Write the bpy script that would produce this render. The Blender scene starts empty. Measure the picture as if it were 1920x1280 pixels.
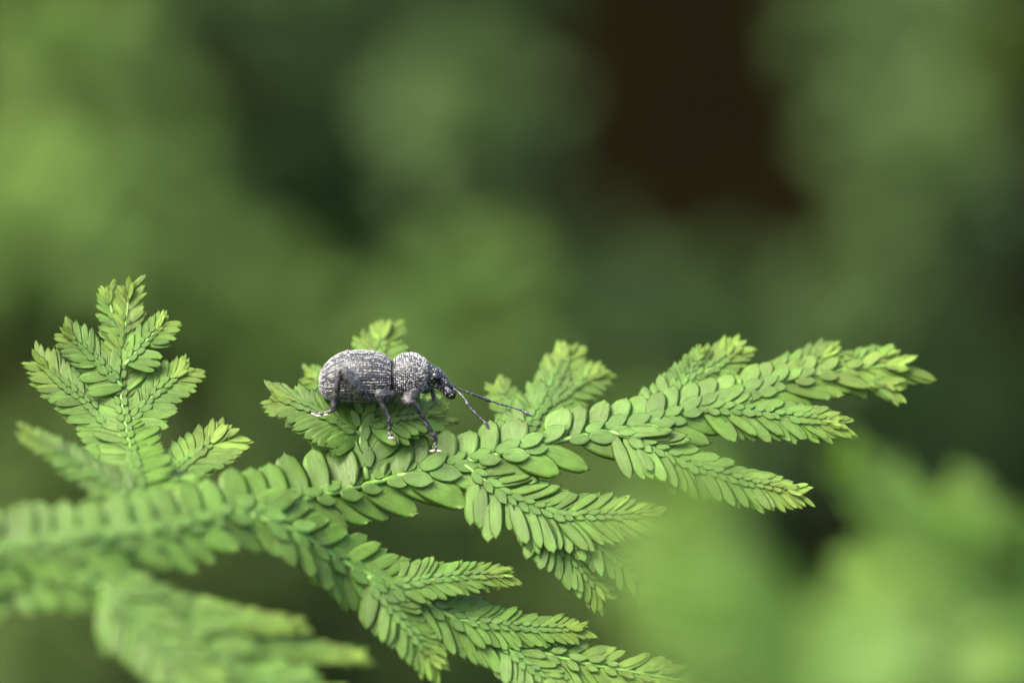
import bpy, math, random
import numpy as np
from mathutils import Vector, Matrix

# ------------------------------------------------------------------ scene, camera, sky, sun, exposure
# one Blender unit is one centimetre (macro scene)
sc = bpy.context.scene
sc.unit_settings.system = 'METRIC'
sc.unit_settings.scale_length = 0.01
col = sc.collection
R = math.radians
PITCH = R(20.0)
FOCUS = Vector((0, 0, 18.0))           # point on the focal plane in the middle of the frame
DIST = 25.0
FWD = Vector((0, math.cos(PITCH), -math.sin(PITCH)))
UP = Vector((0, math.sin(PITCH), math.cos(PITCH)))
RIGHT = Vector((1, 0, 0))
CAM = FOCUS - FWD * DIST
PX = 320.0                             # photo pixels per centimetre at the focal plane

cam_d = bpy.data.cameras.new('camera')
cam = bpy.data.objects.new('camera', cam_d)
col.objects.link(cam)
cam.location = CAM
cam.rotation_euler = (math.pi / 2 - PITCH, 0, 0)
cam_d.sensor_width = 36.0
cam_d.lens = 36.0 * DIST / (1920 / PX)
cam_d.clip_start = 0.1
cam_d.clip_end = 20000
cam_d.dof.use_dof = True
cam_d.dof.focus_distance = DIST
APERTURE = 1.25                        # entrance pupil in cm
cam_d.dof.aperture_fstop = cam_d.lens * 1e-3 / APERTURE
cam_d.dof.aperture_blades = 0
sc.camera = cam

SUN_EL, SUN_AZ = R(60), R(-112)         # azimuth from +Y (behind the frond) towards +X
world = bpy.data.worlds.new('World')
sc.world = world
world.use_nodes = True
wn = world.node_tree.nodes
sky = wn.new('ShaderNodeTexSky')
sky.sky_type = 'NISHITA'
sky.sun_disc = False
sky.sun_elevation = SUN_EL
sky.sun_rotation = SUN_AZ
sky.air_density = 1.0
sky.dust_density = 6.0
sky.ozone_density = 0.6
wn['Background'].inputs['Strength'].default_value = 0.13
world.node_tree.links.new(sky.outputs[0], wn['Background'].inputs['Color'])

sun_d = bpy.data.lights.new('sun', 'SUN')
sun_d.energy = 1.5
sun_d.angle = R(28)
sun_d.color = (1.0, 0.95, 0.86)
sun = bpy.data.objects.new('sun', sun_d)
col.objects.link(sun)
sdir = Vector((math.sin(SUN_AZ) * math.cos(SUN_EL), math.cos(SUN_AZ) * math.cos(SUN_EL), math.sin(SUN_EL)))
sun.rotation_euler = sdir.to_track_quat('Z', 'Y').to_euler()
sun.location = (0, 0, 80)

sc.view_settings.view_transform = 'Standard'
sc.view_settings.look = 'None'
sc.view_settings.gamma = 1.0
sc.view_settings.exposure = 2.25
sc.render.engine = 'CYCLES'
sc.cycles.use_denoising = True
sc.cycles.max_bounces = 6
sc.cycles.diffuse_bounces = 3
sc.cycles.glossy_bounces = 3
sc.cycles.transmission_bounces = 6
sc.cycles.caustics_reflective = False
sc.cycles.caustics_refractive = False

rng = random.Random(7)


def at(px, py, d=0.0):
    """World point seen at a photo pixel, d centimetres nearer to the camera than the focal plane."""
    ray = FWD * DIST + RIGHT * ((px - 960) / PX) + UP * ((640 - py) / PX)
    return CAM + ray * ((DIST - d) / DIST)


def cdir(x, y, z):
    """Direction from image axes (right, up, towards the camera)."""
    return (RIGHT * x + UP * y - FWD * z).normalized()


def smooth(a, b, x):
    t = min(1, max(0, (x - a) / (b - a)))
    return t * t * (3 - 2 * t)


def lerp(a, b, t):
    return a + (b - a) * t


def catmull(pts, n):
    """n+1 points on a centripetal-free Catmull-Rom curve, evenly spaced along its length."""
    P = [np.array(p, float) for p in pts]
    P = [2 * P[0] - P[1]] + P + [2 * P[-1] - P[-2]]
    dense = []
    for i in range(1, len(P) - 2):
        for k in range(24):
            t = k / 24
            a, b, c, d = P[i - 1], P[i], P[i + 1], P[i + 2]
            dense.append(.5 * ((2 * b) + (-a + c) * t + (2 * a - 5 * b + 4 * c - d) * t * t + (-a + 3 * b - 3 * c + d) * t ** 3))
    dense.append(P[-2])
    dense = np.array(dense)
    seg = np.linalg.norm(np.diff(dense[:, :3], axis=0), axis=1)
    s = np.concatenate([[0], np.cumsum(seg)])
    q = np.linspace(0, s[-1], n + 1)
    out = np.stack([np.interp(q, s, dense[:, k]) for k in range(dense.shape[1])], 1)
    return out, s[-1]


# ------------------------------------------------------------------ materials
def new_mat(name):
    m = bpy.data.materials.new(name)
    m.use_nodes = True
    nt = m.node_tree
    nt.nodes.clear()
    out = nt.nodes.new('ShaderNodeOutputMaterial')
    return m, nt, out


def N(nt, kind, **kw):
    n = nt.nodes.new(kind)
    for k, v in kw.items():
        if k.startswith('i_'):
            n.inputs[k[2:].replace('_', ' ')].default_value = v
        else:
            setattr(n, k, v)
    return n


def mathn(nt, op, a, b=None, clamp=False):
    n = nt.nodes.new('ShaderNodeMath')
    n.operation = op
    n.use_clamp = clamp
    for i, v in enumerate((a, b)):
        if v is None:
            continue
        if isinstance(v, (int, float)):
            n.inputs[i].default_value = v
        else:
            nt.links.new(v, n.inputs[i])
    return n.outputs[0]


def mixc(nt, fac, a, b, mode='MIX'):
    n = nt.nodes.new('ShaderNodeMix')
    n.data_type = 'RGBA'
    n.blend_type = mode
    for sock, v in ((n.inputs[0], fac), (n.inputs[6], a), (n.inputs[7], b)):
        if isinstance(v, (int, float)):
            sock.default_value = v
        elif isinstance(v, tuple):
            sock.default_value = v + (1,) if len(v) == 3 else v
        else:
            nt.links.new(v, sock)
    return n.outputs[2]


def leaf_material(name, use_attr, rough=0.29, trans=0.6, vein=26.0, spec=0.5, edge_amt=0.55):
    m, nt, out = new_mat(name)
    L = nt.links.new
    if use_attr:
        tint = N(nt, 'ShaderNodeVertexColor', layer_name='tint').outputs[0]
    else:
        tint = N(nt, 'ShaderNodeObjectInfo').outputs['Color']
    uv = N(nt, 'ShaderNodeUVMap', uv_map='uv').outputs[0]
    sep = N(nt, 'ShaderNodeSeparateXYZ')
    L(uv, sep.inputs[0])
    u = mathn(nt, 'ABSOLUTE', mathn(nt, 'SUBTRACT', mathn(nt, 'MULTIPLY', sep.outputs[0], 2.0), 1.0))
    mp = N(nt, 'ShaderNodeMapping')
    mp.inputs['Scale'].default_value = (vein, 3.0, 1)
    L(uv, mp.inputs[0])
    geo = N(nt, 'ShaderNodeNewGeometry')
    off = N(nt, 'ShaderNodeVectorMath', operation='ADD')
    L(mp.outputs[0], off.inputs[0])
    sc_ = N(nt, 'ShaderNodeVectorMath', operation='SCALE')
    L(geo.outputs['Position'], sc_.inputs[0])
    sc_.inputs['Scale'].default_value = 1.7
    L(sc_.outputs[0], off.inputs[1])
    n1 = N(nt, 'ShaderNodeTexNoise', i_Scale=1.0, i_Detail=3.0, i_Roughness=0.6)
    L(off.outputs[0], n1.inputs['Vector'])
    n2 = N(nt, 'ShaderNodeTexNoise', i_Scale=9.0, i_Detail=4.0, i_Roughness=0.62)
    L(geo.outputs['Position'], n2.inputs['Vector'])
    streak = mathn(nt, 'MULTIPLY_ADD', n1.outputs['Fac'], 0.95)
    streak.node.inputs[2].default_value = 0.52
    blotch = mathn(nt, 'MULTIPLY_ADD', n2.outputs['Fac'], 1.0)
    blotch.node.inputs[2].default_value = 0.5
    f = mathn(nt, 'MULTIPLY', streak, blotch)
    hs = N(nt, 'ShaderNodeHueSaturation')
    L(tint, hs.inputs['Color'])
    L(f, hs.inputs['Value'])
    hue = mathn(nt, 'MULTIPLY_ADD', n2.outputs['Fac'], 0.03)
    hue.node.inputs[2].default_value = 0.487
    L(hue, hs.inputs['Hue'])
    # pale thin margin and pale fold along the midrib, as the leaf itself has
    rim = mathn(nt, 'MULTIPLY', mathn(nt, 'SUBTRACT', u, 0.86, True), 5.0, True)
    mid = mathn(nt, 'MULTIPLY', mathn(nt, 'SUBTRACT', 0.10, u, True), 3.0, True)
    edge = mathn(nt, 'MAXIMUM', rim, mid)
    base = mixc(nt, mathn(nt, 'MULTIPLY', edge, edge_amt), hs.outputs[0], (0.38, 0.50, 0.18))
    n3 = N(nt, 'ShaderNodeTexNoise', i_Scale=16.0, i_Detail=2.0, i_Roughness=0.5)
    L(geo.outputs['Position'], n3.inputs['Vector'])
    spot = mathn(nt, 'MULTIPLY', mathn(nt, 'SUBTRACT', n3.outputs['Fac'], 0.705, True), 12.0, True)
    base = mixc(nt, mathn(nt, 'MULTIPLY', spot, 0.6), base, (0.10, 0.075, 0.018))
    p = N(nt, 'ShaderNodeBsdfPrincipled')
    L(base, p.inputs['Base Color'])
    rr = mathn(nt, 'MULTIPLY_ADD', n2.outputs['Fac'], 0.3)
    rr.node.inputs[2].default_value = rough - 0.13
    L(rr, p.inputs['Roughness'])
    p.inputs['Specular IOR Level'].default_value = spec
    b = N(nt, 'ShaderNodeBump', i_Strength=0.55, i_Distance=0.007)
    cell = N(nt, 'ShaderNodeTexVoronoi', i_Scale=1.0)
    mp2 = N(nt, 'ShaderNodeMapping')
    mp2.inputs['Scale'].default_value = (22, 34, 1)
    L(uv, mp2.inputs[0])
    L(mp2.outputs[0], cell.inputs['Vector'])
    h = mathn(nt, 'ADD', mathn(nt, 'MULTIPLY', n1.outputs['Fac'], 1.6), mathn(nt, 'MULTIPLY', cell.outputs['Distance'], -0.35))
    L(h, b.inputs['Height'])
    L(b.outputs[0], p.inputs['Normal'])
    t = N(nt, 'ShaderNodeBsdfTranslucent')
    tc = mixc(nt, 1.0, base, (1.35, 1.3, 0.45), 'MULTIPLY')
    L(tc, t.inputs['Color'])
    mx = N(nt, 'ShaderNodeMixShader')
    mx.inputs[0].default_value = trans
    L(p.outputs[0], mx.inputs[1])
    L(t.outputs[0], mx.inputs[2])
    L(mx.outputs[0], out.inputs['Surface'])
    return m


def plain_material(name, colr, rough=0.5, spec=0.5, noise=0.0, scale=10.0, colr2=None, bump=0.0, trans=0.0):
    m, nt, out = new_mat(name)
    L = nt.links.new
    p = N(nt, 'ShaderNodeBsdfPrincipled')
    geo = N(nt, 'ShaderNodeNewGeometry')
    n = N(nt, 'ShaderNodeTexNoise', i_Scale=scale, i_Detail=5.0, i_Roughness=0.6)
    L(geo.outputs['Position'], n.inputs['Vector'])
    fac = mathn(nt, 'MULTIPLY', mathn(nt, 'SUBTRACT', n.outputs['Fac'], 0.32, True), 2.6, True)
    c = mixc(nt, fac, colr, colr2 or tuple(min(1, x * (1 + noise)) for x in colr))
    L(c, p.inputs['Base Color'])
    p.inputs['Roughness'].default_value = rough
    p.inputs['Specular IOR Level'].default_value = spec
    if bump:
        b = N(nt, 'ShaderNodeBump', i_Strength=bump, i_Distance=1.0 / scale * 0.3)
        L(n.outputs['Fac'], b.inputs['Height'])
        L(b.outputs[0], p.inputs['Normal'])
    L(p.outputs[0], out.inputs['Surface'])
    return m


def cuticle_material(name, dark, pale, scale, amount, rough=0.34):
    """Black chitin with small pale scales scattered over it."""
    m, nt, out = new_mat(name)
    L = nt.links.new
    geo = N(nt, 'ShaderNodeNewGeometry')
    v = N(nt, 'ShaderNodeTexVoronoi', i_Scale=scale)
    L(geo.outputs['Position'], v.inputs['Vector'])
    n = N(nt, 'ShaderNodeTexNoise', i_Scale=scale * 0.22, i_Detail=3.0)
    L(geo.outputs['Position'], n.inputs['Vector'])
    th = mathn(nt, 'MULTIPLY', n.outputs['Fac'], amount)
    f = mathn(nt, 'MULTIPLY', mathn(nt, 'SUBTRACT', th, v.outputs['Distance'], True), 9.0, True)
    c = mixc(nt, f, dark, pale)
    p = N(nt, 'ShaderNodeBsdfPrincipled')
    L(c, p.inputs['Base Color'])
    p.inputs['Roughness'].default_value = rough
    b = N(nt, 'ShaderNodeBump', i_Strength=0.7, i_Distance=0.004)
    L(mathn(nt, 'SUBTRACT', 1.0, v.outputs['Distance']), b.inputs['Height'])
    L(b.outputs[0], p.inputs['Normal'])
    L(p.outputs[0], out.inputs['Surface'])
    return m


M_LEAF = leaf_material('spikemoss_leaf', False)
M_LEAFV = leaf_material('spikemoss_leaf_small', True)
M_BROAD = leaf_material('broad_leaf', False, rough=0.6, trans=0.4, vein=14, spec=0.12, edge_amt=0.0)
M_STEM = plain_material('spikemoss_stem', (0.08, 0.18, 0.022), 0.45, 0.5, scale=14, colr2=(0.12, 0.22, 0.035), bump=0.3)
M_HSTEM = plain_material('herb_stem', (0.012, 0.022, 0.005), 0.7, 0.2, scale=3, colr2=(0.02, 0.035, 0.008))
M_SOIL = plain_material('soil', (0.0022, 0.0018, 0.0007), 0.95, 0.0, scale=0.14, colr2=(0.0036, 0.0030, 0.0010), bump=0.6)
M_CUT = cuticle_material('weevil_cuticle', (0.006, 0.006, 0.007), (0.10, 0.11, 0.12), 110, 0.45)
M_LIMB = cuticle_material('weevil_limb', (0.012, 0.011, 0.012), (0.31, 0.31, 0.285), 115, 0.66, 0.36)
M_EYE = plain_material('weevil_eye', (0.004, 0.004, 0.005), 0.22, 0.5, scale=90, bump=0.5)
M_PAD = plain_material('weevil_foot_pad', (0.62, 0.56, 0.46), 0.4, 0.6, scale=40, colr2=(0.45, 0.32, 0.22))
M_CLAW = plain_material('weevil_claw', (0.03, 0.015, 0.008), 0.3, 0.6, scale=30)


def granule_material():
    m, nt, out = new_mat('weevil_granule')
    L = nt.links.new
    a = N(nt, 'ShaderNodeVertexColor', layer_name='tint')
    p = N(nt, 'ShaderNodeBsdfPrincipled')
    L(a.outputs[0], p.inputs['Base Color'])
    p.inputs['Roughness'].default_value = 0.3
    p.inputs['Specular IOR Level'].default_value = 0.7
    L(p.outputs[0], out.inputs['Surface'])
    return m


M_GRAN = granule_material()

# ------------------------------------------------------------------ object helpers
def link(name, mesh, parent=None, loc=None):
    o = bpy.data.objects.new(name, mesh)
    col.objects.link(o)
    if parent is not None:
        o.parent = parent
    if loc is not None:
        o.location = loc
    return o


def empty(name, loc):
    o = bpy.data.objects.new(name, None)
    o.empty_display_size = 0.2
    col.objects.link(o)
    o.location = loc
    return o


def tag(o, label=None, cat=None, group=None, kind=None):
    for k, v in (('label', label), ('category', cat), ('group', group), ('kind', kind)):
        if v:
            o[k] = v
    return o


def mesh_from(name, verts, faces, mat, uv=None, tint=None, smooth_=True):
    me = bpy.data.meshes.new(name)
    me.from_pydata([tuple(v) for v in verts], [], [tuple(int(i) for i in f) for f in faces])
    if uv is not None:
        lay = me.uv_layers.new(name='uv')
        li = np.empty(len(me.loops), dtype=np.int32)
        me.loops.foreach_get('vertex_index', li)
        lay.data.foreach_set('uv', np.asarray(uv, dtype=np.float32)[li].ravel())
    if tint is not None:
        a = me.color_attributes.new('tint', 'FLOAT_COLOR', 'POINT')
        t = np.asarray(tint, dtype=np.float32)
        if t.shape[1] == 3:
            t = np.concatenate([t, np.ones((len(t), 1), np.float32)], 1)
        a.data.foreach_set('color', t.ravel())
    if smooth_:
        me.polygons.foreach_set('use_smooth', np.ones(len(me.polygons), dtype=bool))
    me.materials.append(mat)
    me.update()
    return me


def tube(points, radii, sides=10, cap=True, flat=1.0, flat_dir=None):
    """Closed tube through points; radii per point; flat squashes it along flat_dir."""
    P = np.asarray(points, float)
    n = len(P)
    T = np.gradient(P, axis=0)
    T /= np.linalg.norm(T, axis=1)[:, None] + 1e-12
    ref = np.array(flat_dir if flat_dir is not None else (0.13, -0.9, 0.41), float)
    V, F = [], []
    for i in range(n):
        a = ref - T[i] * np.dot(ref, T[i])
        a /= np.linalg.norm(a) + 1e-12
        b = np.cross(T[i], a)
        for k in range(sides):
            th = 2 * math.pi * k / sides
            V.append(P[i] + radii[i] * (math.cos(th) * a * flat + math.sin(th) * b))
    for i in range(n - 1):
        for k in range(sides):
            k2 = (k + 1) % sides
            F.append((i * sides + k, i * sides + k2, (i + 1) * sides + k2, (i + 1) * sides + k))
    if cap:
        V.append(P[0] - T[0] * radii[0] * 0.5)
        V.append(P[-1] + T[-1] * radii[-1] * 0.5)
        c0, c1 = len(V) - 2, len(V) - 1
        for k in range(sides):
            k2 = (k + 1) % sides
            F.append((c0, k2, k))
            F.append((c1, (n - 1) * sides + k, (n - 1) * sides + k2))
    return np.array(V), F


# ------------------------------------------------------------------ leaf shapes (unit length, base at the origin, along +Y, face +Z)
def leaf_shape(seed, w=0.2, base_pow=0.55, tip_pow=0.62, droop=0.10, cup=0.5, sickle=0.05, point=0.0, thick=0.010, nv=9, nu=6, wave=0.012):
    r = random.Random(seed)
    droop *= r.uniform(0.3, 1.7)
    cup *= r.uniform(0.5, 1.4)
    sickle *= r.uniform(-0.4, 1.8)
    ph = r.uniform(0, 6)
    V, UV, top, bot = [], [], {}, {}

    def hw(v):
        a = min(1, v / 0.42) ** base_pow
        q = max(0.0, 1 - max(0, v - 0.5) / 0.5)
        b = (1 - (1 - q) ** 2.4) ** tip_pow
        b = lerp(b, q, point * smooth(0.5, 1, v))
        return w * (0.16 + 0.84 * a) * max(b, 0.0)

    for i in range(nv + 1):
        v = i / nv
        v = v + 0.06 * math.sin(2 * math.pi * v) * -1 if 0 < i < nv else v
        h = hw(min(v, 0.995)) if i < nv else w * 0.05
        for j in range(nu + 1):
            u = -1 + 2 * j / nu
            x = u * h + sickle * v * v
            y = v - (0.05 * u * u * smooth(0.7, 1, v))
            z = -droop * v * v - cup * h * u * u * 0.5 + 0.10 * h * (1 - abs(u)) * -1 + wave * math.sin(ph + 7 * v + 2 * u) * abs(u)
            top[i, j] = len(V)
            V.append((x, y, z))
            UV.append((j / nu, v))
            if j in (0, nu) or i == nv or i == 0:
                bot[i, j] = top[i, j]
            else:
                bot[i, j] = len(V)
                V.append((x, y, z - thick * (1 - u * u * 0.6)))
                UV.append((j / nu, v))
    F = []
    for i in range(nv):
        for j in range(nu):
            F.append((top[i, j], top[i, j + 1], top[i + 1, j + 1], top[i + 1, j]))
            F.append((bot[i, j], bot[i + 1, j], bot[i + 1, j + 1], bot[i, j + 1]))
    return np.array(V), F, np.array(UV)


LAT = [leaf_shape(100 + k, w=0.205, base_pow=0.5, tip_pow=0.5, point=0.0, cup=0.3, droop=0.08) for k in range(10)]      # side leaves
MED = [leaf_shape(200 + k, w=0.29, base_pow=0.42, tip_pow=0.75, droop=0.06, cup=0.4, point=0.65, nv=7, nu=6) for k in range(6)]   # scale leaves on the stem
BUD = [leaf_shape(300 + k, w=0.16, base_pow=0.5, tip_pow=0.6, droop=-0.05, cup=0.7, point=0.3) for k in range(5)]
BROAD = [leaf_shape(400 + k, w=0.30, base_pow=0.6, tip_pow=0.8, droop=0.25, cup=0.5, point=0.6, thick=0.012, nv=10, wave=0.03) for k in range(6)]
SHAPES = {'lat': LAT, 'med': MED, 'bud': BUD, 'broad': BROAD}
MESH = {}
for kind, arr in SHAPES.items():
    for k, (V, F, UV) in enumerate(arr):
        MESH[kind, k] = mesh_from('leaf_' + kind, V, F, M_BROAD if kind == 'broad' else M_LEAF, UV)


def leaf_matrix(base, direction, normal, length, width):
    y = Vector(direction).normalized()
    z = Vector(normal)
    z = (z - y * z.dot(y)).normalized()
    x = y.cross(z)
    m = Matrix.Identity(4)
    for r_ in range(3):
        m[r_][0] = x[r_] * width
        m[r_][1] = y[r_] * length
        m[r_][2] = z[r_] * length
        m[r_][3] = base[r_]
    return m


YOUNG = np.array((0.25, 0.37, 0.06))
MATURE = np.array((0.157, 0.288, 0.046))
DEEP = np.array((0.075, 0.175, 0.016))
SCALEC = np.array((0.165, 0.305, 0.062))


class Frond:
    """One frond: an Empty, its branches (parts) and the leaves on each branch (sub-parts)."""

    def __init__(self, name, label, loc, group=None, limit=300):
        self.loc = Vector(loc)
        self.root = empty(name, loc)
        tag(self.root, label, 'fern', group)
        self.leaves = []
        self.limit = limit
        self.nb = 0

    def branch(self, pts, n=(0, 0.45, 0.9), L=(70, 45), sp=(34, 16), aL=(56, 30), aR=(50, 28), lL=1.0, lR=1.0, med=0.33,
               rad=(4, 2), tint=0.0, wid=(0.8, 0.54), skip=0.0, tip=True, n_end=None, deep=0.0, fresh=1.0, dens=0.48, wL=1.0, wR=1.0):
        rng = random.Random(1000 + self.nb)
        self.nb += 1
        P3 = [at(*p) for p in pts]
        curve, length = catmull([tuple(p) for p in P3], max(10, int(24)))
        curve = curve[:, :3]
        # stem of this branch
        nn = len(curve)
        rr = [lerp(rad[0], rad[1], i / (nn - 1)) / PX for i in range(nn)]
        V, F = tube(curve, rr, 8)
        b0 = Vector(curve[0])
        br = link('branch', mesh_from('branch', V - np.array(b0), F, M_STEM), self.root, b0 - self.loc)
        s_acc = np.linspace(0, length, nn)

        def pos(s):
            return Vector([np.interp(s, s_acc, curve[:, k]) for k in range(3)])

        def tan(s):
            e = length * 0.02
            return (pos(min(length, s + e)) - pos(max(0, s - e))).normalized()
        s = skip * length + sp[0] / PX * 0.05
        i = 0
        while s < length:
            u = s / length
            T = tan(s)
            nv = Vector([lerp(a, b, u) for a, b in zip(n, n_end or n)])
            Nn = cdir(*nv)
            Nn = (Nn - T * Nn.dot(T)).normalized()
            S = T.cross(Nn).normalized()
            base = pos(s)
            taper = 1 - 0.22 * smooth(0.75, 1.0, u) if tip else 1.0
            Lp = lerp(L[0], L[1], u) * 1.2 * taper / PX
            f = smooth(0.55, 1.0, u) * fresh if tip else 0.1
            c0 = MATURE * (1 - f) + YOUNG * f
            for side, ang, lm, wm in ((-1, aL, lL, wL), (1, aR, lR, wR)):
                a = R(lerp(ang[0], ang[1], u ** 1.3) + rng.uniform(-5, 5))
                off = rng.uniform(-0.12, 0.12) + (0.25 if side > 0 else -0.25)
                bp = pos(min(length, max(0, s + off * sp[0] / PX)))
                lift = R(rng.uniform(-3, 5))
                D = (T * math.cos(a) + S * side * math.sin(a)) * math.cos(lift) + Nn * math.sin(lift)
                tw = R(9 + rng.uniform(-4, 5))
                # tilt so that the edge towards the branch tip rides over the next leaf
                fw = (T - D * T.dot(D)).normalized()
                nrm = Nn * math.cos(tw) - fw * math.sin(tw)
                ll = Lp * lm * rng.uniform(0.9, 1.08)
                ww = Lp * rng.uniform(0.86, 1.14) * lerp(wid[0], wid[1], u) * wm
                odd = rng.random()
                if odd < 0.02:
                    continue                             # a leaf that has fallen
                if odd > 0.94:
                    nrm = nrm + fw * rng.uniform(-0.5, 0.5)
                    ll *= rng.uniform(0.7, 1.05)
                c = c0 * rng.uniform(0.82, 1.18)
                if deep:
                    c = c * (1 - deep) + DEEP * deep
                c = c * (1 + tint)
                self.leaves.append((br, b0, 'lat', rng.randrange(len(LAT)), leaf_matrix(bp + Nn * 0.004, D, nrm, ll, ww), tuple(c), ll * ww))
                if med > 0 and (u < 0.9 or not tip) and ((dens > 0.75 and (u < 0.75 or not tip)) or i % 2 == (side > 0)):
                    am = R(14 + rng.uniform(-9, 10)) * side
                    mp_ = pos(min(length, max(0, s + (0.1 if side > 0 else 0.6) * sp[0] / PX)))
                    Dm = (T * math.cos(am) + S * math.sin(am) * 1.0 + Nn * 0.07).normalized()
                    nm = Nn * 0.95 + S * side * 0.16 - T * 0.06
                    lm_ = Lp * med * (1 - 0.25 * u) * rng.uniform(0.85, 1.25)
                    cm = SCALEC * (1 - f) + YOUNG * 0.85 * f
                    cm = cm * rng.uniform(0.88, 1.1) * (1 + tint)
                    self.leaves.append((br, b0, 'med', rng.randrange(len(MED)), leaf_matrix(mp_ + Nn * (rr[0] * 0.7 + 0.006) + S * side * rr[0] * 0.9, Dm, nm, lm_, lm_ * 1.0), tuple(cm), lm_ * lm_ * 1.1))
            s += lerp(sp[0], sp[1], u ** 0.8) * dens / PX * rng.uniform(0.92, 1.08)
            i += 1
        if tip:
            # folded young leaves that close the tip
            T = tan(length)
            Nn = cdir(*(n_end or n))
            Nn = (Nn - T * Nn.dot(T)).normalized()
            S = T.cross(Nn).normalized()
            for k in range(9):
                a = R(rng.uniform(-24, 24))
                D = T * math.cos(a) + S * math.sin(a) + Nn * rng.uniform(-0.15, 0.3)
                ll = L[1] / PX * rng.uniform(0.55, 0.85)
                nrm = Nn + S * rng.uniform(-0.7, 0.7)
                c = YOUNG * rng.uniform(0.85, 1.2) * (1 + tint)
                self.leaves.append((br, b0, 'bud', rng.randrange(len(BUD)), leaf_matrix(pos(length - rng.uniform(0.02, 0.08)) + Nn * rng.uniform(0, .02), D, nrm, ll, ll * 1.1), tuple(c), ll * ll * 0.5))
        return br

    def root_stem(self, pts, rad):
        """Bare stalk from the ground to where the leafy part begins (world points)."""
        curve, _ = catmull(pts, 30)
        V, F = tube(curve[:, :3], [lerp(rad[0], rad[1], i / 30) for i in range(31)], 10)
        link('stalk', mesh_from('stalk', V - np.array(self.loc), F, M_STEM), self.root)

    def finish(self):
        # the 300 largest of each leaf kind are objects, the rest one mass
        rest = []
        for kinds, nm in ((('lat', 'bud'), 'leaf'), (('med',), 'scale_leaf')):
            ls = [l for l in self.leaves if l[2] in kinds]

            def shown(l):
                p = l[4].translation - CAM
                z = p.dot(FWD)
                x, y = p.dot(RIGHT) / z * DIST * PX + 960, 640 - p.dot(UP) / z * DIST * PX
                return l[6] * (25.0 / z) ** 2 * (1 if -60 < x < 1980 and -60 < y < 1340 else 0.02)
            ls.sort(key=shown, reverse=True)
            for l in ls[:self.limit]:
                o = link(nm, MESH[l[2], l[3]], l[0])
                o.matrix_basis = Matrix.Translation(-l[1]) @ l[4]
                o.color = l[5] + (1,)
            rest += ls[self.limit:]
        if rest:
            VV, FF, UU, CC, off = [], [], [], [], 0
            for l in rest:
                V, F, UV = SHAPES[l[2]][l[3]]
                A = np.array(l[4])
                W = V @ A[:3, :3].T + A[:3, 3] - np.array(self.loc)
                VV.append(W)
                FF += [tuple(i + off for i in f) for f in F]
                UU.append(UV)
                CC.append(np.tile(l[5], (len(V), 1)))
                off += len(V)
            o = link('foliage', mesh_from('foliage', np.concatenate(VV), FF, M_LEAFV, np.concatenate(UU), np.concatenate(CC)), self.root)
            tag(o, kind='stuff')


# ------------------------------------------------------------------ ground
def build_ground():
    xs = np.concatenate([[-9000, -2500, -800, -300], np.linspace(-120, 120, 61), [300, 800, 2500, 9000]])
    ys = np.concatenate([[-9000, -2500, -800, -300], np.linspace(-60, 180, 61), [300, 800, 2500, 9000]])
    r = random.Random(3)
    V, F = [], []
    for y in ys:
        for x in xs:
            z = 0.5 * math.sin(x * 0.21 + 1) * math.cos(y * 0.17) + r.uniform(-0.35, 0.35)
            V.append((x, y, z - 0.6))
    nx = len(xs)
    for j in range(len(ys) - 1):
        for i in range(nx - 1):
            a = j * nx + i
            F.append((a, a + 1, a + nx + 1, a + nx))
    tag(link('ground', mesh_from('ground', V, F, M_SOIL)), 'dark brown bare woodland soil far below the fronds', 'ground', kind='structure')


build_ground()

# ------------------------------------------------------------------ background herbs, far out of focus
def herb(name, label, px, py, depth, rpx, tint, seed=0, group=None):
    """Small leafy herb rooted in the soil; rpx is its crown's radius in photo pixels, turned into cm at its distance."""
    r = random.Random(seed)
    c = at(px, py, -depth)
    cr = rpx / PX * (DIST + depth) / DIST
    ll = cr * 0.62
    nl = 56
    g = Vector((c.x + r.uniform(-1, 1), c.y + r.uniform(-0.5, 1.5), -0.8))
    t = tag(empty(name, g), label, 'plant', group)
    mid = g.lerp(c, 0.5) + Vector((r.uniform(-0.5, 0.5), r.uniform(0, 0.6), 0))
    curve, _ = catmull([tuple(g), tuple(mid), tuple(c)], 16)
    V, F = tube(curve[:, :3], [lerp(0.11, 0.05, i / 16) for i in range(17)], 8)
    link('stem', mesh_from('stem', V - np.array(g), F, M_HSTEM), t)
    for k in range(nl):
        th = k * 2.399 + r.uniform(-0.3, 0.3)
        el = math.asin(1 - 2 * (k + 0.5) / nl) * 0.8 + 0.25
        D = Vector((math.cos(th) * math.cos(el), math.sin(th) * math.cos(el), math.sin(el)))
        nrm = Vector((r.uniform(-.3, .3), -0.35, 1)) - D * 0.2
        b = c + D * cr * r.uniform(0.05, 0.5)
        o = link('leaf', MESH['broad', r.randrange(6)], t)
        o.matrix_basis = Matrix.Translation(-g) @ leaf_matrix(b, D, nrm, ll * r.uniform(0.8, 1.15), ll * r.uniform(0.85, 1.15))
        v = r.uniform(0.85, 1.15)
        o.color = (tint[0] * v, tint[1] * v, tint[2] * v, 1)


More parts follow.
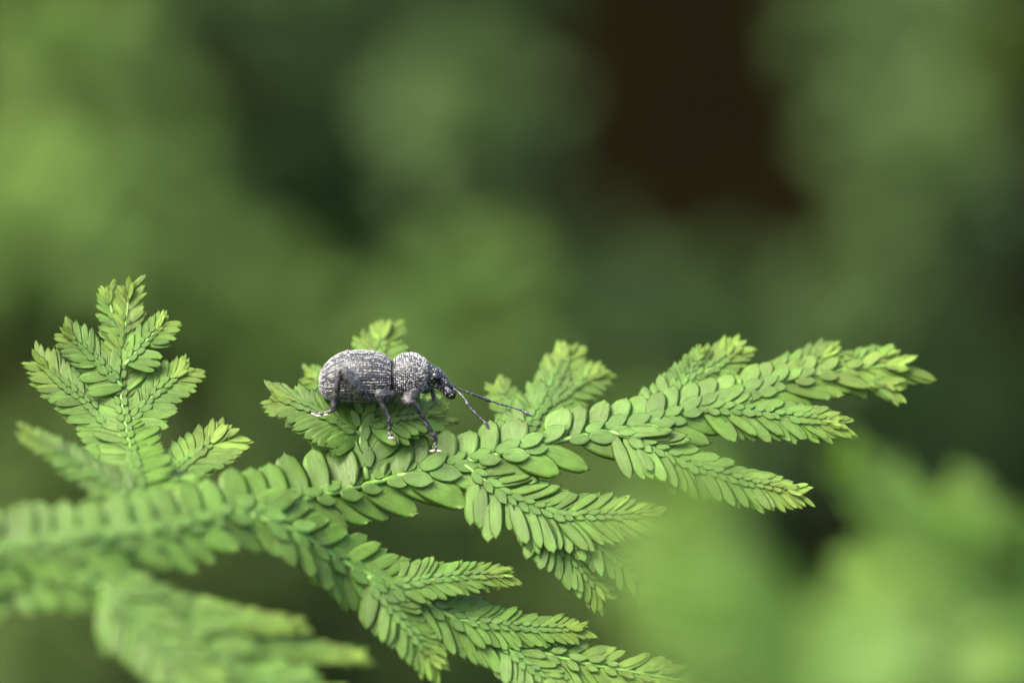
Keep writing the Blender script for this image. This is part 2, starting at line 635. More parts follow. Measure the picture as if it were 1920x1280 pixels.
LIME = (0.125, 0.212, 0.044)
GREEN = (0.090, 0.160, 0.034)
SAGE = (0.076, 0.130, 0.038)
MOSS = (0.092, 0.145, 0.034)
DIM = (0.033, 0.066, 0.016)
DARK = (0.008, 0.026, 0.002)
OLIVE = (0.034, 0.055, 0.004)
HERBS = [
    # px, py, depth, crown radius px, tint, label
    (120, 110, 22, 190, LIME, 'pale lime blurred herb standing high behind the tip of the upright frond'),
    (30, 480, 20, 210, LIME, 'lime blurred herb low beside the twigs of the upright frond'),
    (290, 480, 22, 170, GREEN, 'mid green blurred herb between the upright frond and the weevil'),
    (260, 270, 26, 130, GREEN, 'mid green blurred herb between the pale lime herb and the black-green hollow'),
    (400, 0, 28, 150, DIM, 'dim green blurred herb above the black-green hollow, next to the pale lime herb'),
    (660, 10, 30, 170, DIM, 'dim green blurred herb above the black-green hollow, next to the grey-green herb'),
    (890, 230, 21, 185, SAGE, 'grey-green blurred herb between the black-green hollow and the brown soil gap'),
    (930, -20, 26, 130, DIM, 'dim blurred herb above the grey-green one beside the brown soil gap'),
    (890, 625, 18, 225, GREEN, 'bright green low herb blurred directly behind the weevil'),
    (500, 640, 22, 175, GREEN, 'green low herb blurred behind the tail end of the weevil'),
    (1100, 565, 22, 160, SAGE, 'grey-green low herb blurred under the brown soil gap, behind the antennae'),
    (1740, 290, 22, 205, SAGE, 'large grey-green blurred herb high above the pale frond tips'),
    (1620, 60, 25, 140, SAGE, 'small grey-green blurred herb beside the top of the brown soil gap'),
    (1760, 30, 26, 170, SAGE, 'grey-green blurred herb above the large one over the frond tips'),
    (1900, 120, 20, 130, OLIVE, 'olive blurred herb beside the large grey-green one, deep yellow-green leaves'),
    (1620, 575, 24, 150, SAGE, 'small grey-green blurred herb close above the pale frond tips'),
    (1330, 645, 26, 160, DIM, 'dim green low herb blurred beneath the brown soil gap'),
    (1850, 440, 27, 140, DIM, 'dim green blurred herb beyond the frond tips'),
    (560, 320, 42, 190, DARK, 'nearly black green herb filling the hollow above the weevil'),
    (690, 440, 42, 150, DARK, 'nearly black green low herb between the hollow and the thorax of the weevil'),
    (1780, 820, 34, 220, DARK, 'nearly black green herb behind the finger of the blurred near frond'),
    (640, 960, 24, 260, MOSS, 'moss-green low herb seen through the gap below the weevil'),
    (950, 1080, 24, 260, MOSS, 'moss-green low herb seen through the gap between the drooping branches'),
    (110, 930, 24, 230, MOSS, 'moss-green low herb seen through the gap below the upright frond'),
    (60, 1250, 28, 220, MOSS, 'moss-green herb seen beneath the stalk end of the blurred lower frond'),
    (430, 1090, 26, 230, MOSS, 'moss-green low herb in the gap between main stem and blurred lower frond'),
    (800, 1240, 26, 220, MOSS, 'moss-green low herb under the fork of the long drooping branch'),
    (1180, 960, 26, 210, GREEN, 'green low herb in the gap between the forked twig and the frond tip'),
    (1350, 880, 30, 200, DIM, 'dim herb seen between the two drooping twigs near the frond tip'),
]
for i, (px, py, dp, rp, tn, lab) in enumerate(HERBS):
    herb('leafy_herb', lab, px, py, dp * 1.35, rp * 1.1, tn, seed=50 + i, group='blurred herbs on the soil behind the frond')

# ------------------------------------------------------------------ main frond
MAIN = Frond('spikemoss_frond', 'light green flat frond with overlapping leaves on which the weevil stands', Vector((-7.5, 0.6, -0.7)))
MAIN.root_stem([(-7.5, 0.6, -0.7), (-7.2, 0.4, 6), (-6.0, -0.2, 12.5), (-4.6, -0.9, 16.0), tuple(at(-130, 1050, 1.9)), tuple(at(0, 1035, 1.78))], (0.10, 0.035))
B = MAIN.branch
# main axis
B([(-130, 1050, 1.9), (120, 1022, 1.6), (300, 998, 1.2), (450, 962, 0.75), (600, 930, 0.3), (690, 908, 0.08), (760, 890, 0.02)],
  n=(0, 0.35, 0.9), L=(76, 82), sp=(68, 72), aL=(72, 78), aR=(36, 34), lL=1.05, lR=1.3, wR=0.9, wid=(1.5, 1.5), tip=False, rad=(8, 6), med=0.57, dens=0.8)
B([(745, 893, 0.03), (870, 868, 0.0), (960, 846, 0.0), (1060, 824, -0.02), (1150, 806, -0.06), (1230, 790, -0.1), (1330, 757, -0.18), (1430, 727, -0.25), (1540, 700, -0.33), (1625, 690, -0.4), (1678, 686, -0.42)],
  n=(0, 0.35, 0.9), L=(80, 70), sp=(68, 24), aL=(84, 30), aR=(34, 24), lL=0.8, lR=1.3, wR=0.85, wid=(1.55, 0.85), rad=(6, 3), med=0.56, dens=0.8)
# upright branch A and its twigs
nA = (0.05, 0.3, 0.95)
B([(268, 985, 1.15), (258, 905, 0.65), (240, 820, 0.2), (226, 730, 0.0), (232, 650, -0.05), (243, 545, -0.1)], n=nA, L=(82, 44), sp=(30, 16), aL=(66, 38), aR=(66, 38), rad=(5, 2.5))
B([(256, 935, 0.8), (200, 905, 0.8), (130, 860, 0.8), (48, 812, 0.8)], n=(0.25, 0.65, 0.7), L=(56, 34), sp=(24, 13), aL=(50, 32), aR=(50, 32))
B([(272, 945, 0.85), (322, 895, 0.35), (372, 850, 0.15), (415, 822, 0.05)], n=(-0.35, 0.3, 0.9), L=(80, 66), sp=(24, 13), aL=(62, 45), aR=(62, 40))
B([(240, 850, 0.2), (185, 775, 0.06), (125, 725, 0.02), (75, 680, 0.0)], n=(0.1, 0.45, 0.85), L=(66, 48), sp=(24, 12), aL=(62, 38), aR=(48, 34))
B([(242, 795, 0.1), (288, 742, 0.03), (345, 695, 0.0)], n=(-0.15, 0.4, 0.9), L=(60, 46), sp=(22, 12), aL=(50, 36), aR=(62, 42))
B([(230, 725, 0.02), (180, 675, 0.0), (127, 626, 0.0)], n=(0.1, 0.45, 0.85), L=(58, 38), sp=(22, 12), aL=(58, 36), aR=(46, 34))
B([(234, 685, 0.0), (272, 642, -0.02), (308, 606, -0.03)], n=(-0.1, 0.4, 0.9), L=(52, 36), sp=(21, 12), aL=(44, 34), aR=(60, 40))
B([(231, 640, -0.05), (212, 592, -0.1), (204, 548, -0.14)], n=(0.15, 0.2, 0.95), L=(42, 30), sp=(20, 12), aL=(52, 34), aR=(40, 30))
# branch under the weevil
nB = (0.0, 0.62, 0.78)
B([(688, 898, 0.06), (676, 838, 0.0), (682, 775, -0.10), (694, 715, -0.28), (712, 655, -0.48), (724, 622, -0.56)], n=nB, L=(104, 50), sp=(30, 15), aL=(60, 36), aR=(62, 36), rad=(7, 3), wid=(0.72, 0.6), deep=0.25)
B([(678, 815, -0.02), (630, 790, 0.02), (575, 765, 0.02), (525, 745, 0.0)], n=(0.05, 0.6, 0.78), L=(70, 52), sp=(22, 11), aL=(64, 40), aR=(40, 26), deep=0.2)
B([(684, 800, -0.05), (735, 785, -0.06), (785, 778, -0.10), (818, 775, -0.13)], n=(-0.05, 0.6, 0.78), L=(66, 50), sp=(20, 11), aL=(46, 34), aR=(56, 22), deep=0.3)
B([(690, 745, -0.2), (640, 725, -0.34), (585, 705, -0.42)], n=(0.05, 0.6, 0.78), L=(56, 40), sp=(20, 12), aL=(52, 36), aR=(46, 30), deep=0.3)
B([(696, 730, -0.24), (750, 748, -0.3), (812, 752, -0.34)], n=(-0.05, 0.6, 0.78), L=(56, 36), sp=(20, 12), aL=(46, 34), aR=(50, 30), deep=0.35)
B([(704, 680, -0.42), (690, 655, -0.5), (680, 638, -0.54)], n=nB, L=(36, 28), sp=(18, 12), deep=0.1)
# upright branch C, behind focus
nC = (0.0, 0.3, 0.95)
B([(960, 846, -0.04), (992, 800, -0.2), (1030, 735, -0.42), (1066, 660, -0.6)], n=nC, L=(70, 46), sp=(24, 13), aL=(50, 36), aR=(56, 38), rad=(6, 3))
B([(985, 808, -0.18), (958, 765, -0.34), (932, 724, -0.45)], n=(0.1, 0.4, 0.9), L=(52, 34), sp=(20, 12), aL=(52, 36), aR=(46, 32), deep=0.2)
B([(1012, 770, -0.32), (1070, 728, -0.46), (1120, 700, -0.55)], n=(0, 0.4, 0.9), L=(60, 40), sp=(20, 12), aL=(48, 34), aR=(58, 36))
# twigs towards the pale tip
B([(1225, 792, -0.12), (1280, 730, -0.25), (1335, 690, -0.34), (1380, 655, -0.4)], n=(-0.1, 0.35, 0.9), L=(64, 46), sp=(24, 13), aL=(60, 36), aR=(50, 30), rad=(5, 2.5))
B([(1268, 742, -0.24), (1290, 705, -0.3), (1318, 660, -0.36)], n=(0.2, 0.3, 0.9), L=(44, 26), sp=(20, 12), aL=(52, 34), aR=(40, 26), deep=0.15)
B([(1430, 727, -0.26), (1490, 694, -0.34), (1555, 664, -0.4)], n=(-0.1, 0.4, 0.9), L=(60, 52), sp=(22, 12), aL=(44, 26), aR=(40, 26), fresh=0.8)
B([(1580, 695, -0.38), (1625, 706, -0.4), (1668, 724, -0.38)], n=(0, 0.4, 0.9), L=(52, 46), sp=(20, 12), aL=(34, 22), aR=(38, 26))
B([(1570, 694, -0.37), (1615, 680, -0.42), (1660, 672, -0.44)], n=(0, 0.4, 0.9), L=(52, 46), sp=(20, 12), aL=(38, 26), aR=(34, 22))
B([(1310, 763, -0.16), (1400, 770, -0.16), (1490, 782, -0.14), (1565, 792, -0.12)], n=(0, 0.4, 0.9), L=(70, 54), sp=(26, 13), aL=(32, 20), aR=(38, 24), lR=1.1)
# lower twigs G and H
B([(1140, 808, -0.05), (1210, 832, 0.03), (1290, 868, 0.06), (1390, 900, 0.06), (1490, 922, 0.05)], n=(0.0, 0.5, 0.85), L=(84, 50), sp=(30, 15), aL=(30, 24), aR=(44, 30), lR=1.05)
B([(872, 872, 0.02), (945, 925, 0.08), (1040, 962, 0.1), (1130, 966, 0.08), (1225, 966, 0.06)], n=(0, 0.5, 0.85), L=(86, 48), sp=(31, 14), aL=(58, 30), aR=(54, 28), lR=1.15)
B([(985, 945, 0.1), (1030, 1000, 0.12), (1085, 1060, 0.12), (1125, 1110, 0.1)], n=(0.1, 0.5, 0.85), L=(72, 48), sp=(26, 14), aL=(46, 28), aR=(48, 28))
B([(1050, 968, 0.1), (1110, 1010, 0.1), (1170, 1060, 0.08), (1215, 1105, 0.06)], n=(0.05, 0.5, 0.85), L=(64, 44), sp=(26, 14), aL=(40, 28), aR=(44, 28))
# long drooping branch I
B([(470, 965, 0.7), (560, 1000, 0.58), (650, 1058, 0.38), (740, 1100, 0.3), (850, 1158, 0.2), (960, 1205, 0.14), (1080, 1240, 0.12), (1200, 1262, 0.1), (1330, 1285, 0.1)],
  n=(0.05, 0.5, 0.85), L=(86, 60), med=0.42, sp=(44, 26), aL=(56, 36), aR=(44, 28), lR=1.1, rad=(7, 3), wid=(0.95, 0.6), dens=0.6)
B([(735, 1098, 0.3), (800, 1088, 0.24), (870, 1080, 0.18), (945, 1078, 0.12)], n=(-0.05, 0.5, 0.85), L=(56, 40), sp=(25, 14), aL=(52, 30), aR=(42, 26))
B([(690, 1080, 0.35), (735, 1140, 0.36), (785, 1200, 0.36), (815, 1240, 0.35)], n=(0.1, 0.5, 0.85), L=(76, 50), sp=(26, 14), aL=(40, 26), aR=(44, 26))
B([(860, 1162, 0.2), (940, 1172, 0.15), (1020, 1178, 0.1), (1085, 1178, 0.06)], n=(-0.05, 0.5, 0.85), L=(58, 40), sp=(25, 14), aL=(46, 28), aR=(44, 26))
B([(930, 1195, 0.16), (980, 1240, 0.2), (1040, 1290, 0.24)], n=(0.1, 0.5, 0.85), L=(70, 48), sp=(26, 15), aL=(44, 28), aR=(46, 28))
MAIN.finish()

# ------------------------------------------------------------------ lower frond, nearer and soft
LOW = Frond('spikemoss_frond', 'soft blurred light green frond drooping below the base of the main frond', Vector((-7.0, -2.6, -0.7)))
LOW.root_stem([(-7.0, -2.6, -0.7), (-6.8, -2.7, 6), (-5.8, -2.6, 12), (-4.6, -2.4, 15.5), tuple(at(-160, 1095, 1.80))], (0.09, 0.035))
B = LOW.branch
B([(-160, 1095, 1.80), (60, 1082, 1.70), (200, 1098, 1.60), (330, 1140, 1.50), (450, 1160, 1.45), (560, 1170, 1.40)], n=(0, 0.45, 0.88), L=(90, 34), sp=(52, 22), aL=(58, 28), aR=(46, 24), rad=(8, 3), wid=(1.0, 0.6))
B([(310, 1135, 1.55), (420, 1180, 1.45), (540, 1210, 1.40), (675, 1228, 1.35)], n=(0, 0.5, 0.85), L=(46, 34), sp=(32, 18), aL=(40, 24), aR=(40, 24))
B([(190, 1100, 1.65), (270, 1180, 1.70), (350, 1250, 1.75), (420, 1320, 1.80)], n=(0.1, 0.5, 0.85), L=(90, 60), sp=(36, 22), aL=(46, 30), aR=(46, 30))
B([(330, 1180, 1.65), (430, 1250, 1.65), (560, 1300, 1.60), (700, 1340, 1.55)], n=(0.05, 0.5, 0.85), L=(90, 60), sp=(36, 22), aL=(46, 30), aR=(46, 30))
LOW.finish()

# ------------------------------------------------------------------ near fronds, far out of focus
def near_frond(label, pts, twigs, ground, L=(120, 80), dens=0.5):
    f = Frond('spikemoss_frond', label, Vector(ground), 'blurred spikemoss fronds close to the lens')
    a = at(*pts[0])
    f.root_stem([ground, (lerp(ground[0], a.x, .1), lerp(ground[1], a.y, .1), a.z * 0.5), (lerp(ground[0], a.x, .5), lerp(ground[1], a.y, .5), a.z * 0.85), tuple(a)], (0.09, 0.035))
    f.branch(pts, n=(0, 0.5, 0.85), L=L, sp=(30, 18), wid=(0.9, 0.9), aL=(50, 26), aR=(50, 26), rad=(9, 4), tint=0.12, fresh=0.2, dens=dens)
    for t in twigs:
        f.branch(t, n=(0, 0.5, 0.85), L=(L[0] * 0.8, L[1] * 0.8), sp=(26, 18), wid=(0.9, 0.9), aL=(46, 26), aR=(46, 26), fresh=0.2, tint=0.12, dens=dens)
    f.finish()


g = at(2300, 1500, 5.8)
near_frond('strongly blurred bright green near frond with finger-like twigs rising behind the drooping branches',
           [(2150, 1330, 3.9), (1960, 1200, 4.1), (1800, 1080, 4.3), (1680, 960, 4.4), (1605, 880, 4.5)],
           [[(1860, 1120, 4.2), (1840, 1020, 4.3), (1800, 945, 4.3)], [(2000, 1220, 4.1), (1960, 1100, 4.1), (1900, 1010, 4.2)],
            [(1830, 1110, 4.2), (1720, 1100, 4.3), (1620, 1080, 4.4)], [(1950, 1200, 4.1), (1840, 1220, 4.2), (1720, 1210, 4.3)]],
           (g.x + 1.5, g.y - 0.5, -0.7))
g = at(1500, 1600, 6.3)
near_frond('strongly blurred mid green near frond veiling the drooping twigs of the main frond',
           [(1640, 1420, 6.5), (1500, 1290, 6.6), (1400, 1170, 6.7), (1340, 1060, 6.7), (1310, 980, 6.7)],
           [[(1540, 1320, 6.6), (1620, 1200, 6.6), (1660, 1110, 6.6)], 
            [(1440, 1210, 6.7), (1330, 1180, 6.7), (1230, 1160, 6.7)], [(1560, 1340, 6.6), (1430, 1310, 6.6), (1300, 1280, 6.6)],
            [(1380, 1120, 6.7), (1290, 1070, 6.7), (1220, 1040, 6.7)], [(1600, 1390, 6.5), (1720, 1290, 6.5), (1820, 1240, 6.5)]],
           (g.x + 0.5, g.y - 0.3, -0.7), L=(140, 100), dens=0.85)

# ------------------------------------------------------------------ weevil
WD = 0.0                                             # depth of its middle plane
W0 = at(720, 775, WD)
WEEVIL = tag(empty('weevil', W0), 'small black weevil with grey speckled granular body standing on the frond', 'insect')
XA, YA, ZA = RIGHT, UP, -FWD                          # body axes: along, up, towards the camera


def wp(px, py, d=0.0):
    """Weevil-local point; d is photo pixels towards the camera."""
    return np.array(at(px, py, WD + d / PX) - W0)


def sec(cx, cy, ang, hh, hw):
    return (cx, cy, ang, hh, hw)


SEC = []
for x, top, bot, w in ((597.5, 711, 722, 6), (600, 702, 736, 20), (605, 690, 746, 31), (613, 679.5, 752, 40), (625, 669, 756, 46), (642, 660.5, 758, 51), (662, 657, 759, 54),
                       (685, 657, 759, 54), (705, 659, 758, 51), (720, 664.5, 753, 44), (729, 670, 747, 38), (733.5, 673.5, 743, 35), (736, 677, 741, 31), (738.5, 674.5, 741, 32), (742, 670, 741, 34),
                       (752, 663.5, 741, 39), (768, 661, 740, 42), (782, 663, 737, 41), (793, 669, 733, 37), (800, 675, 729, 31)):
    SEC.append(sec(x, (top + bot) / 2, 0, (bot - top) / 2, w))
SEC += [sec(804.5, 703, -8, 22, 25), sec(810, 704.5, -18, 20.5, 23), sec(817, 708, -28, 19, 21), sec(825, 714, -38, 16.5, 17), sec(832, 721, -46, 14, 14),
        sec(839, 729, -52, 12.3, 13), sec(844, 736, -56, 11.5, 13.5), sec(848, 742, -58, 9.5, 11.5), sec(850.5, 746, -58, 5, 6)]


def loft_body(nr=40, per=4):
    S = np.array(SEC, float)
    rows = []
    for i in range(len(S) - 1):
        a, b, c, d = S[max(0, i - 1)], S[i], S[i + 1], S[min(len(S) - 1, i + 2)]
        for k in range(per):
            t = k / per
            rows.append(.5 * ((2 * b) + (-a + c) * t + (2 * a - 5 * b + 4 * c - d) * t * t + (-a + 3 * b - 3 * c + d) * t ** 3))
    rows.append(S[-1])
    return np.array(rows)


ROWS = loft_body()


def body_point(row, th):
    """th=0 towards the camera, pi/2 up."""
    cx, cy, ang, hh, hw = row
    a = R(ang)
    up = (-math.sin(a), math.cos(a))
    h = hh * math.sin(th)
    e = 1.0
    if math.sin(th) < 0 and cx < 735:
        e = 1 - 0.12 * math.sin(th) ** 2
    return wp(cx + up[0] * h, cy - up[1] * h * e, hw * math.cos(th))


def build_body():
    nr = 44
    V, F = [], []
    for r_ in ROWS:
        for k in range(nr):
            V.append(body_point(r_, 2 * math.pi * k / nr))
    n = len(ROWS)
    for i in range(n - 1):
        for k in range(nr):
            k2 = (k + 1) % nr
            F.append((i * nr + k, (i + 1) * nr + k, (i + 1) * nr + k2, i * nr + k2))
    V.append(wp(597, 717, 0))
    V.append(wp(851.5, 747.5, 0))
    for k in range(nr):
        k2 = (k + 1) % nr
        F.append((n * nr, k, k2))
        F.append((n * nr + 1, (n - 1) * nr + k2, (n - 1) * nr + k))
    return mesh_from('body', V, F, M_CUT)


body = link('body', build_body(), WEEVIL)


def build_granules():
    r = random.Random(21)
    V, F, C = [], [], []

    def dome(p, nrm, along, rad, h, stretch, c):
        nrm = nrm / np.linalg.norm(nrm)
        a = along - nrm * np.dot(along, nrm)
        a /= np.linalg.norm(a)
        b = np.cross(nrm, a)
        o = len(V)
        for ring, (q, z) in enumerate(((1.0, -0.1), (0.68, 0.7))):
            for k in range(6):
                t = k * math.pi / 3
                V.append(p + rad * q * (math.cos(t) * a * stretch + math.sin(t) * b) + nrm * h * z)
                C.append(c)
        V.append(p + nrm * h)
        C.append(c)
        for k in range(6):
            k2 = (k + 1) % 6
            F.append((o + k, o + k2, o + 6 + k2, o + 6 + k))
            F.append((o + 6 + k, o + 6 + k2, o + 12))

    cx = ROWS[:, 0]

    def at_row(i):
        i0 = int(i)
        f = i - i0
        return ROWS[i0] * (1 - f) + ROWS[min(i0 + 1, len(ROWS) - 1)] * f

    def put(i, th, rad, h, st, pale):
        row = at_row(i)
        p = body_point(row, th)
        e = 0.03
        pt = body_point(row, th + e) - body_point(row, th - e)
        pa = body_point(at_row(min(len(ROWS) - 1.01, i + 0.4)), th) - body_point(at_row(max(0, i - 0.4)), th)
        nrm = np.cross(pa, pt)
        ctr = body_point(row, th) * 0.5 + body_point(row, th + math.pi) * 0.5
        if np.dot(nrm, p - ctr) < 0:
            nrm = -nrm
        if np.linalg.norm(nrm) < 1e-12:
            return
        k = r.random()
        if k < pale:
            g = r.uniform(0.11, 0.42)
            c = (g * 0.98, g, g * r.uniform(0.9, 0.99))
        elif k < pale + 0.2:
            g = r.uniform(0.03, 0.08)
            c = (g, g * 1.0, g * 1.02)
        else:
            g = r.uniform(0.006, 0.015)
            c = (g * 1.2, g, g)
        dome(p, nrm, pa, rad / PX, h / PX, st, c)

    i_el0 = 2.0
    i_el1 = float(np.argmin(np.abs(cx - 733)))
    # wing cases: rows of granules between fine dark grooves
    nrow = 58
    for k in range(nrow):
        th = 2 * math.pi * (k + 0.5) / nrow
        i = i_el0 + r.uniform(0, 0.5)
        while i < i_el1:
            row = at_row(i)
            j = min(len(ROWS) - 2, int(i))
            dx = abs(ROWS[j + 1, 0] - ROWS[j, 0]) + abs(ROWS[j + 1, 3] - ROWS[j, 3]) * 0.7 + 0.05
            put(i, th + r.uniform(-0.014, 0.014), r.uniform(1.05, 1.55) * (0.6 + 0.4 * min(1, row[3] / 45)), 1.2, r.uniform(1.0, 1.5), 0.74 if k % 3 else 0.12)
            i += r.uniform(3.0, 4.2) / dx
    # thorax: close-set round granules
    i_p0 = float(np.argmin(np.abs(cx - 740)))
    i_p1 = float(np.argmin(np.abs(cx - 801)))
    i = i_p0
    odd = 0
    while i < i_p1:
        row = at_row(i)
        j = min(len(ROWS) - 2, int(i))
        circ = 2 * math.pi * (row[3] + row[4]) / 2
        m = int(circ / 4.6)
        for k in range(m):
            put(min(i_p1, max(i_p0, i + r.uniform(-0.2, 0.2))), 2 * math.pi * (k + odd * 0.5 + r.uniform(-.22, .22)) / m, r.uniform(1.25, 1.8), 1.5, 1.0, 0.7)
        dx = abs(ROWS[j + 1, 0] - ROWS[j, 0]) + abs(ROWS[j + 1, 3] - ROWS[j, 3]) * 0.8
        i += 4.2 / (dx + 0.05)
        odd ^= 1
    # head and snout: finer scales
    i = i_p1 + 1.0
    while i < len(ROWS) - 6:
        row = at_row(i)
        j = min(len(ROWS) - 2, int(i))
        m = int(2 * math.pi * (row[3] + row[4]) / 2 / 4.6)
        for k in range(m):
            if r.random() < 0.75:
                put(i + r.uniform(-.2, .2), 2 * math.pi * (k + r.random()) / m, r.uniform(0.8, 1.3), 0.7, r.uniform(1, 1.5), 0.55)
        dx = math.hypot(ROWS[j + 1, 0] - ROWS[j, 0], ROWS[j + 1, 1] - ROWS[j, 1])
        i += 3.2 / (dx + 0.05)
    return mesh_from('granules', V, F, M_GRAN, tint=C)


tag(link('granule', build_granules(), body), kind='stuff')


def ellipsoid(c, ax, ra, nu=18, nv=12):
    V, F = [], []
    for i in range(nv + 1):
        ph = math.pi * i / nv
        for k in range(nu):
            t = 2 * math.pi * k / nu
            q = (math.sin(ph) * math.cos(t), math.sin(ph) * math.sin(t), math.cos(ph))
            V.append(np.array(c) + sum(np.array(ax[m]) * ra[m] * q[m] for m in range(3)))
    for i in range(nv):
        for k in range(nu):
            k2 = (k + 1) % nu
            F.append((i * nu + k, (i + 1) * nu + k, (i + 1) * nu + k2, i * nu + k2))
    return V, F


def rot_axes(ang):
    a = R(ang)
    return (np.array(XA) * math.cos(a) + np.array(YA) * math.sin(a), -np.array(XA) * math.sin(a) + np.array(YA) * math.cos(a), np.array(ZA))


for sgn in (1, -1):
    V, F = ellipsoid(wp(818, 706.5, sgn * 18.5), rot_axes(-28), (10.5 / PX, 8.5 / PX, 6 / PX))
    link('eye', mesh_from('eye', V, F, M_EYE), WEEVIL)
# antennal grooves at the snout: dark raised rims
for sgn in (1, -1):
    pts = [wp(833, 716, sgn * 11.5), wp(839, 719, sgn * 12), wp(845, 725, sgn * 11.5), wp(850, 729, sgn * 9)]
    c, _ = catmull(pts, 10)
    V, F = tube(c, [1.5 / PX, 2.2 / PX, 2.8 / PX, 3 / PX, 3 / PX, 3 / PX, 3.2 / PX, 3.4 / PX, 3.4 / PX, 3.0 / PX, 2.2 / PX], 8)
    link('antennal_rim', mesh_from('antennal_rim', V, F, M_EYE), WEEVIL)


def limb(pts, n=40):
    """pts: (px, py, depth px, radius px) -> tube."""
    q = [tuple(wp(p[0], p[1], p[2])) + (p[3] / PX,) for p in pts]
    c, _ = catmull(q, n)
    return tube(c[:, :3], c[:, 3], 12)


def pad(c, ang, la, lb, lc, tilt=0.0):
    ax = rot_axes(ang)
    return ellipsoid(c, ax, (la / PX, lb / PX, lc / PX), 12, 8)


def leg(pts, tarsus, pads, claws, label=None):
    V, F = limb([(a, b, c, w * 1.12) for a, b, c, w in pts])
    lg = link('leg', mesh_from('leg', V, F, M_LIMB), WEEVIL)
    V, F = limb(tarsus, 24)
    link('tarsus', mesh_from('tarsus', V, F, M_LIMB), lg)
    for p in pads:
        V, F = pad(wp(p[0], p[1], p[2]), p[3], p[4], p[5], p[6])
        link('foot_pad', mesh_from('foot_pad', V, F, M_PAD), lg)
    for c in claws:
        V, F = limb([(x, y, z, w) for x, y, z, w in c], 10)
        link('claw', mesh_from('claw', V, F, M_CLAW), lg)
    return lg


# near fore leg: swollen thigh pointing at the camera, straight shin
leg([(782, 730, 22, 7), (778, 736, 34, 9), (772, 743, 46, 12), (766, 749, 58, 12.5), (766, 752, 66, 10), (771, 753, 69, 7.5), (777, 757, 66, 5.2), (786, 771, 57, 4.8), (797, 789, 46, 4.6), (807, 806, 38, 4.6), (815, 820, 33, 5.0), (818, 826, 31, 4.4)],
    [(817, 824, 31, 2.6), (817, 830, 31, 3.6), (816, 835, 31, 3.0), (817, 839, 31, 3.6), (817, 844, 31, 2.2)],
    [(811, 845, 33, 10, 5.5, 2.4, 4.5), (823, 845, 30, -12, 5.5, 2.2, 4.5)],
    [[(816, 845, 33, 1.6), (814, 849, 36, 1.3), (813, 850.5, 38, 0.5)], [(819, 845, 32, 1.6), (820, 849, 34, 1.3), (821, 850.5, 36, 0.5)]])
# near middle leg
leg([(738, 738, 24, 8), (728, 743, 36, 11), (718, 741, 48, 10.5), (710, 736.5, 56, 7.5), (707.5, 737, 58, 5.4), (711, 747, 56, 5), (719, 763, 51, 4.8), (726, 779, 46, 4.6), (731, 791, 42, 5.0), (732.5, 797, 41, 4.4)],
    [(732, 796, 41, 2.6), (730, 803, 41, 3.4), (729, 809, 41, 2.8), (731, 814, 42, 3.6), (735, 820, 43, 2.2)],
    [(733, 821, 44, -8, 6, 2.2, 4.5), (738, 821, 41, -40, 4.5, 2.2, 4)],
    [[(738, 819, 42, 1.6), (741, 824, 43, 1.3), (741, 827, 44, 0.5)], [(737, 820, 45, 1.6), (738, 825, 47, 1.3), (737, 828, 48, 0.5)]])
# near hind leg: broad thigh lying along the wing case, knee high up
leg([(694, 753, 38, 5), (684, 746, 48, 8), (672, 732, 60, 11.5), (660, 715, 68, 12.5), (648, 699, 72, 10.5), (640, 691, 74, 7.0), (636, 695, 74, 5.8), (634.5, 708, 72, 5.6), (632, 728, 67, 5.8), (629, 748, 55, 6.2), (626, 762, 50, 7), (625, 770, 47, 4.6)],
    [(625, 769, 47, 2.8), (617, 772, 46, 3.4), (610, 773.5, 45, 2.8), (601, 776, 45, 3.6), (592, 775.5, 44, 3.4), (585, 772.5, 44, 2.6), (580, 771.5, 44, 1.8)],
    [(597, 779, 45, -6, 6.5, 2.0, 4.4), (588, 776.5, 46, -22, 5, 1.8, 4), (611, 777, 46, 14, 5, 1.6, 3.6)],
    [[(583, 771, 45, 1.8), (578, 771, 46, 1.5), (577, 775, 47, 0.6)], [(583, 771, 43, 1.8), (579, 769.5, 41, 1.5), (577, 772, 40, 0.6)]])
# far fore leg
leg([(788, 728, -22, 8), (796, 728, -38, 9), (804, 725, -50, 8), (808, 725, -56, 5), (811, 735, -58, 4.2), (815, 750, -60, 4.0), (817, 762, -61, 4.4), (818, 768, -61, 4)],
    [(817.5, 766, -61, 2.6), (819, 771, -61, 3.2), (820, 776, -61, 2.2)],
    [(821, 774, -60, -60, 5.5, 2.2, 4)],
    [[(820, 776, -61, 1.5), (822, 779, -60, 1.2), (822, 781, -60, 0.5)]])
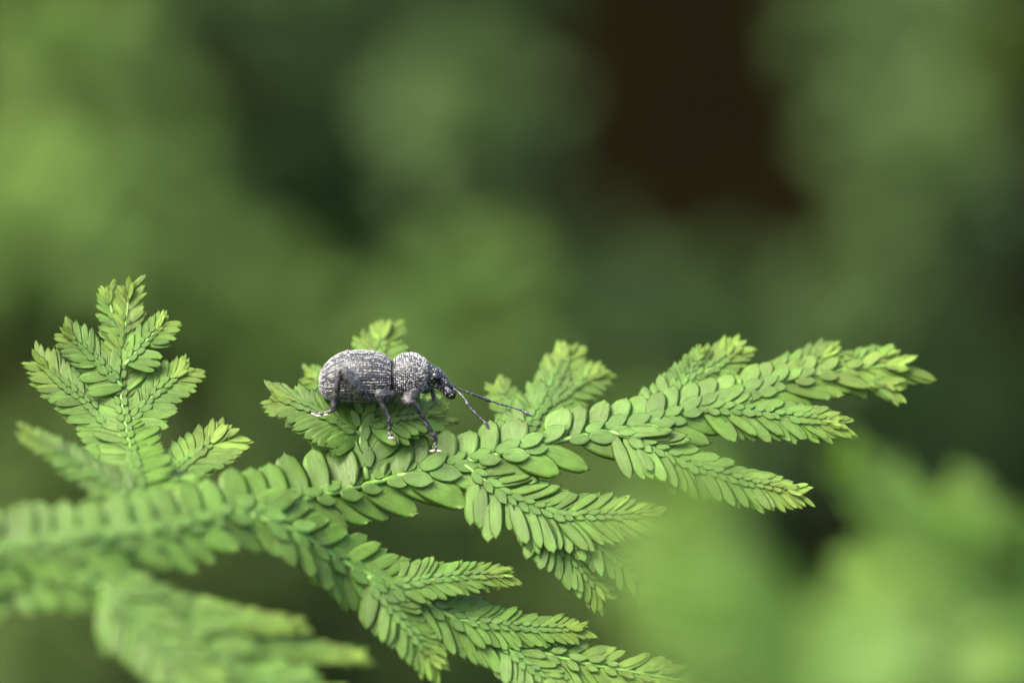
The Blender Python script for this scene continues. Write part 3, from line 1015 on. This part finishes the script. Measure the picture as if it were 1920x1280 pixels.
# far middle leg, mostly behind the body
leg([(735, 738, -24, 8), (724, 738, -38, 9), (712, 735, -50, 7), (706, 737, -55, 5), (706, 748, -57, 4.6), (708, 760, -60, 4.4), (709, 768, -62, 4)],
    [(709, 767, -62, 2.6), (710, 772, -62, 3.0), (711, 776, -62, 2)],
    [(711, 776, -61, -50, 5, 2, 4)],
    [[(711, 777, -61, 1.5), (713, 780, -60, 1.2), (713, 782, -60, 0.5)]])
# far hind leg: knee just above the back, shin reappears behind the tail end
leg([(690, 748, -36, 5), (680, 728, -52, 8), (668, 700, -62, 9.5), (658, 672, -66, 8), (655, 660, -68, 5.2), (649, 662, -68, 4.6), (630, 688, -66, 4.6), (612, 715, -62, 4.8), (598, 734, -58, 5.4), (593, 739, -56, 4.6)],
    [(595, 737, -57, 3), (589, 740, -55, 4.0), (584, 743, -54, 3.2), (580, 746, -53, 3.4), (577, 749, -52, 2)],
    [(588, 745, -54, 36, 6, 2, 4)],
    [[(578, 748, -52, 1.6), (576, 751, -51, 1.3), (576, 753, -50, 0.5)]])


def antenna(scape, beads, club, base_r):
    V, F = limb(scape, 30)
    an = link('antenna', mesh_from('antenna', V, F, M_LIMB), WEEVIL)
    c, ln = catmull([tuple(wp(*p)) for p in beads], 70)
    rr = []
    for i in range(71):
        k = (i / 70) * 7
        f = k - int(k)
        rr.append(base_r / PX * (0.62 + 0.5 * math.sin(math.pi * min(1, f)) ** 0.8))
    V, F = tube(c[:, :3], rr, 10)
    link('funicle', mesh_from('funicle', V, F, M_LIMB), an)
    V, F = limb(club, 16)
    link('club', mesh_from('club', V, F, M_LIMB), an)


antenna([(848, 726, 9, 1.6), (862, 737, 16, 1.5), (872, 749, 22, 2.0), (877, 757, 25, 3.6), (879, 761, 26, 3.0)],
        [(878, 760, 26), (886, 769, 28), (897, 780, 30), (908, 790, 31)],
        [(907, 789, 31, 1.4), (911, 794, 31, 3.2), (915, 800, 31, 3.3), (918, 804.5, 31, 1.2)], 2.1)
antenna([(848, 722, -9, 1.7), (866, 731, -14, 1.7), (890, 740, -20, 2.0), (908, 747, -24, 3.0), (918, 751, -26, 3.4), (921, 752, -26, 2.2)],
        [(919, 751, -26), (940, 758, -29), (962, 764, -31), (980, 770, -33)],
        [(979, 769.5, -33, 1.4), (985, 773, -33, 2.8), (993, 777.5, -33, 3.0), (999, 781, -33, 1.1)], 1.9)
